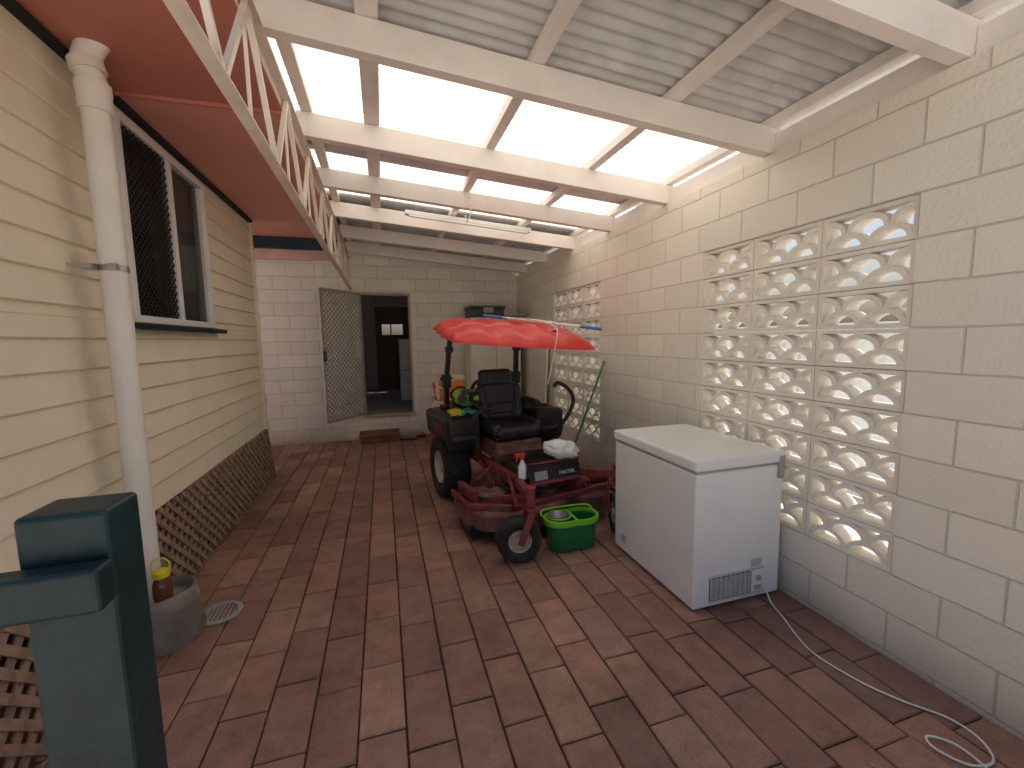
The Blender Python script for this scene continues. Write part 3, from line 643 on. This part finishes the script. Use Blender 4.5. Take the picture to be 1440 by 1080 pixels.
b.cyl((-.3,.48,.52),(.3,.48,.52),.055);D(b,"engine_fins_and_muffler",m_steel,smooth=40)
b=B()
for sx in(-1,1):
    b.bar((sx*.42,.30,.45),(sx*.42,.28,1.18),.05,.06,(0,1,0));b.bar((sx*.42,.28,1.15),(sx*.39,.18,1.66),.045,.055,(0,1,0))
    b.rbox((sx*.42,.28,1.16),(.085,.09,.14));b.cyl((sx*.42-.07,.28,1.19),(sx*.42+.07,.28,1.19),.014,seg=8);b.rbox((sx*.40,.21,1.50),(.07,.08,.06))
    b.bar((sx*.39,.18,1.66),(sx*.33,-.75,1.66),.03,.03)
b.bar((-.40,.18,1.67),(.40,.18,1.67),.05,.045)
D(b,"roll_bar",m_black,bevel=.005,smooth=30)
b=B();N=64;rows=[]
cc=Vector((1.20,4.03,1.675));e=5.0
def canopy_pt(s,t,under=0):
    m_=max(abs(s),abs(t))
    if m_>1e-6:
        ln=(abs(s)**e+abs(t)**e)**(1/e);k=m_/ln;X,Y=s*k,t*k
    else:X=Y=0
    rr=(abs(X)**e+abs(Y)**e)**(1/e);dn=min(1,(1-rr)*6)
    z=.070*(1-rr**2.2)
    z+=.028*sum(1/(1+math.exp(-(.13-abs(X-c))/.018)) for c in(-.62,-.20,.22,.64))*dn
    z+=.018*math.exp(-((Y+.35)/.05)**2)*dn
    if rr>.93:z-=.045*((rr-.93)/.07)
    ed=1+.022*math.cos(16*math.atan2(Y,X))*(rr**8)
    tilt=.095*Y-.050*X
    return cc+Vector((X*.70*ed,Y*.62*ed,z+tilt-under))
for under in(0,.012):
    g=[[b.bm.verts.new(canopy_pt(-1+2*i/N,-1+2*j/N,under)) for j in range(N+1)] for i in range(N+1)];rows.append(g)
    for i in range(N):
        for j in range(N):b.bm.faces.new((g[i][j],g[i+1][j],g[i+1][j+1],g[i][j+1]))
for i in range(N):
    for (p_,q_) in(((i,0),(i+1,0)),((i,N),(i+1,N)),((0,i),(0,i+1)),((N,i),(N,i+1))):
        b.bm.faces.new((rows[0][p_[0]][p_[1]],rows[0][q_[0]][q_[1]],rows[1][q_[0]][q_[1]],rows[1][p_[0]][p_[1]]))
b.done("canopy",m_canopy,mo,smooth=50)
bp=E("broom_handle",(1.5,3.9,1.75));b=B();b.cyl((1.08,4.28,1.835),(1.68,3.46,1.700),.013);b.done("shaft",m_white,bp,smooth=40)
b=B();b.cyl((1.02,4.36,1.848),(1.20,4.115,1.808),.015);b.cyl((1.68,3.46,1.700),(1.80,3.30,1.672),.015);b.done("grips",m_bluep,bp,smooth=40)
b=B();b.tube([(1.15,4.1,1.81),(1.3,3.7,1.775),(1.42,3.42,1.70),(1.40,3.36,1.55),(1.38,3.5,1.2)],.005);b.tube([(1.25,4.1,1.81),(1.5,3.8,1.765),(1.45,3.55,1.735),(1.3,3.7,1.77),(1.35,3.95,1.795)],.005);b.done("thin_rope",m_cup,smooth=40)
bg_=E("plastic_bag",(1.38,3.25,.6));b=B();bmesh.ops.create_icosphere(b.bm,subdivisions=4,radius=1)
for v in b.bm.verts:
    c=v.co.copy();k=1+.22*noise.noise(c*2.1+Vector((3,1,0)))+.12*noise.noise(c*5.5)
    v.co=Vector((1.40+c.x*k*.15,3.27+c.y*k*.11,.67+c.z*k*.08-(.02*c.x)))
b.done("bag",m_bag,bg_,smooth=180)
sb=E("spray_bottle",(1.0,3.2,.5));o_=Vector((1.04,3.22,.47))
b=B();b.lathe([(0,0),(0,.035),(.10,.035),(.14,.015),(.16,.013)],o_,(0,0,1),18);b.done("bottle",m_bag,sb,smooth=50)
b=B();b.cyl(o_+Vector((0,0,.155)),o_+Vector((0,0,.18)),.018);b.rbox(o_+Vector((-.02,0,.195)),(.085,.025,.03));b.rbox(o_+Vector((-.04,0,.165)),(.012,.016,.05),(0,25,0));b.done("trigger",m_redp,sb,bevel=.003)
tm=E("string_trimmer",(.8,4.4,.95));b=B();b.rbox((.80,4.32,1.01),(.20,.22,.14),(10,5,20));b.rbox((.70,4.26,1.06),(.10,.1,.10),(0,0,30));b.cyl((.86,4.22,1.0),(.90,4.16,1.0),.05);b.done("engine_cover",m_ylg,tm,bevel=.025,seg=3,smooth=50)
b=B();b.tube([(.86,4.42,1.03),(.92,4.5,1.12),(1.0,4.6,1.15)],.02);b.rbox((.83,4.24,1.03),(.07,.16,.10),(0,0,20));b.lathe([(0,0),(0,.05),(.02,.05),(.02,0)],(.74,4.19,1.01),(-.2,-1,.1),20);b.rbox((.77,4.20,1.08),(.07,.04,.05));b.tube([(.65,4.2,1.0),(.62,4.15,1.08),(.68,4.12,1.14),(.76,4.14,1.13)],.012);b.done("handle",m_black,tm,bevel=.01,smooth=50)
b=B();N=14;g=[[b.bm.verts.new((.64+.24*i/N-.05*j/N,3.96+.22*j/N,.905+.012*math.sin(i*1.3+j)+.01*math.sin(j*1.1)-(.10*max(0,(.35-i/N)) if i/N<.35 else 0))) for j in range(N+1)] for i in range(N+1)]
for i in range(N):
    for j in range(N):b.bm.faces.new((g[i][j],g[i+1][j],g[i+1][j+1],g[i][j+1]))
o2=b.done("work_cloth",m_cloth,smooth=180);md=o2.modifiers.new("s",'SOLIDIFY');md.thickness=.006
gl=E("work_glove",(.62,4.0,.92));b=B();b.rbox((.62,3.99,.93),(.10,.11,.03),(0,-8,15))
for k in range(4):b.rbox((.585+.024*k,3.915-.004*abs(k-1.5),.922),(.019,.08,.024),(12,0,8*(k-1.5)))
b.rbox((.69,3.97,.928),(.05,.022,.022),(0,0,-30));b.done("glove",m_yel,gl,bevel=.007,seg=3)
# ------------------------------------------------------------------ mop bucket
MBX,MBY=1.325,2.90
mb_=E("mop_bucket",(MBX,MBY,0))
def oval(b,zs,cx,cy,a,c,n=40,ex=2.6):
    R=[]
    for z,k,g_ in zs:
        ring=[]
        for i in range(n):
            t=2*math.pi*i/n;cs,sn=math.cos(t),math.sin(t)
            X=math.copysign(abs(cs)**(2/ex),cs)*a*k;Y=math.copysign(abs(sn)**(2/ex),sn)*c*k
            pin=1-.13*math.exp(-(X/.05)**2)
            ring.append(b.bm.verts.new((cx+X,cy+Y*pin,z)))
        R.append(ring)
    for A,C in zip(R,R[1:]):
        for i in range(n):b.bm.faces.new((A[i],A[(i+1)%n],C[(i+1)%n],C[i]))
    return R
b=B();R=oval(b,[(.006,.86,0),(.012,.89,0),(.12,.95,0),(.225,.985,0),(.225,.96,0),(.12,.925,0),(.03,.86,0)],MBX,MBY,.205,.115);b.bm.faces.new(R[0]);b.bm.faces.new(R[-1]);b.done("tub",m_green,mb_,smooth=60)
b=B();oval(b,[(.205,1.0,0),(.205,1.06,0),(.245,1.08,0),(.250,1.06,0),(.250,.97,0),(.22,.96,0)],MBX,MBY,.205,.115);b.rbox((MBX+.01,MBY,.235),(.02,.21,.02));b.done("rim",m_lime,mb_,smooth=50)
b=B();b.lathe([(.0,.06),(.07,.090),(.075,.097),(.08,.090),(.07,.083),(.01,.055),(.01,0)],(MBX-.105,MBY,.185),(0,0,1),32);b.done("wringer_rim",m_lime,mb_,smooth=50)
b=B();b.lathe([(.0,0),(.0,.05),(.06,.077),(.064,.079),(.064,.075),(.01,.048)],(MBX-.105,MBY,.202),(0,0,1),32);b.done("wringer_basket",m_steel,mb_,smooth=50)
b=B();b.tube([(MBX-.21,MBY+.07,.235),(MBX-.19,MBY+.12,.26),(MBX,MBY+.14,.262),(MBX+.19,MBY+.12,.26),(MBX+.215,MBY+.07,.235)],.008);b.done("handle",m_lime,mb_,smooth=50)
# ------------------------------------------------------------------ back corner: cupboard, box, cooler, trolley
cu=E("cupboard",(1.7,7.1,0));b=B();b.box(1.36,2.22,6.85,7.34,.03,1.96);b.done("carcass",m_cup,cu,bevel=.006)
b=B();b.box(1.37,1.785,6.825,6.848,.08,1.93);b.box(1.795,2.21,6.825,6.848,.08,1.93);b.done("doors",m_cup,cu,bevel=.005)
b=B();b.box(1.74,1.765,6.805,6.824,.95,1.1);b.box(1.815,1.84,6.805,6.824,.95,1.1);b.done("handles",m_steel,cu,bevel=.003)
tb=E("toolbox",(1.7,7.1,2));b=B();b.box(1.37,1.95,6.88,7.28,1.965,2.10);b.done("tub",m_box,tb,bevel=.012,seg=3);b=B();b.box(1.35,1.97,6.86,7.30,2.10,2.15);b.done("lid",m_box,tb,bevel=.012,seg=3);b=B();b.box(1.60,1.76,6.852,6.860,2.04,2.12);b.done("latch",m_gasket,tb)
b=B();b.lathe([(0,0),(0,.17),(.02,.2),(.035,.2),(.04,0)],(2.12,6.75,1.97),(0,0,1),28);b.done("round_lid",M("lid_greygreen",(.42,.48,.42),.5),smooth=40)
ckx=.95
ck=E("water_cooler",(ckx,6.3,.7));b=B();b.lathe([(0,0),(0,.165),(.02,.175),(.30,.195),(.32,.19),(.32,0)],(ckx,6.3,.70),(0,0,1),32);b.done("body",m_orange,ck,smooth=40)
b=B();b.lathe([(0,.192),(0,.202),(.05,.202),(.07,.18),(.075,0)],(ckx,6.3,1.02),(0,0,1),32);b.lathe([(0,.196),(.012,.197),(.012,.19)],(ckx,6.3,.82),(0,0,1),32);b.done("lid",M("cooler_lid",(.82,.66,.48),.4),ck,smooth=40)
b=B();b.cyl((ckx-.04,6.12,.76),(ckx-.04,6.06,.76),.02);b.tube([(ckx-.2,6.3,.99),(ckx-.21,6.2,.94),(ckx-.15,6.13,.92)],.01);b.done("tap",m_white,ck,smooth=40)
tl=E("work_trolley",(.95,6.3,0));b=B()
for x in(.75,1.25):
    for y in(6.1,6.5):b.bar((x,y,0.0),(x,y,.67),.025,.025,(0,1,0))
b.box(.72,1.28,6.07,6.53,.67,.695);b.box(.72,1.28,6.07,6.53,.25,.27)
b.tube([(.70,6.05,.67),(.66,5.98,.9),(.66,6.1,1.0),(.70,6.2,.92)],.012);b.tube([(.62,6.0,.01),(.60,5.95,.5),(.70,5.95,.66),(.86,5.95,.66),(.90,5.95,.4)],.014)
b.done("frame",m_redp,tl,smooth=40)
b=B();b.rbox((.70,5.9,.72),(.16,.10,.09),(0,15,20));b.cyl((.63,5.9,.76),(.63,5.86,.88),.025);b.done("pump",M("pink_white_plastic",(.78,.52,.47),.4),tl,bevel=.015,seg=3)
lb=E("broom",(2.2,4.1,0));b=B();b.cyl((1.95,4.45,.03),(2.30,4.15,1.35),.012);b.done("shaft",M("green_handle",(.08,.35,.12),.4),lb,smooth=40)
b=B();b.rbox((1.95,4.45,.05),(.3,.05,.08),(0,0,-40));b.done("head",m_bluep,lb,bevel=.01)
b=B();b.rbox((2.26,6.1,.85),(.03,.6,1.65),(0,3,0));b.done("leaning_board",m_cup,bevel=.003)
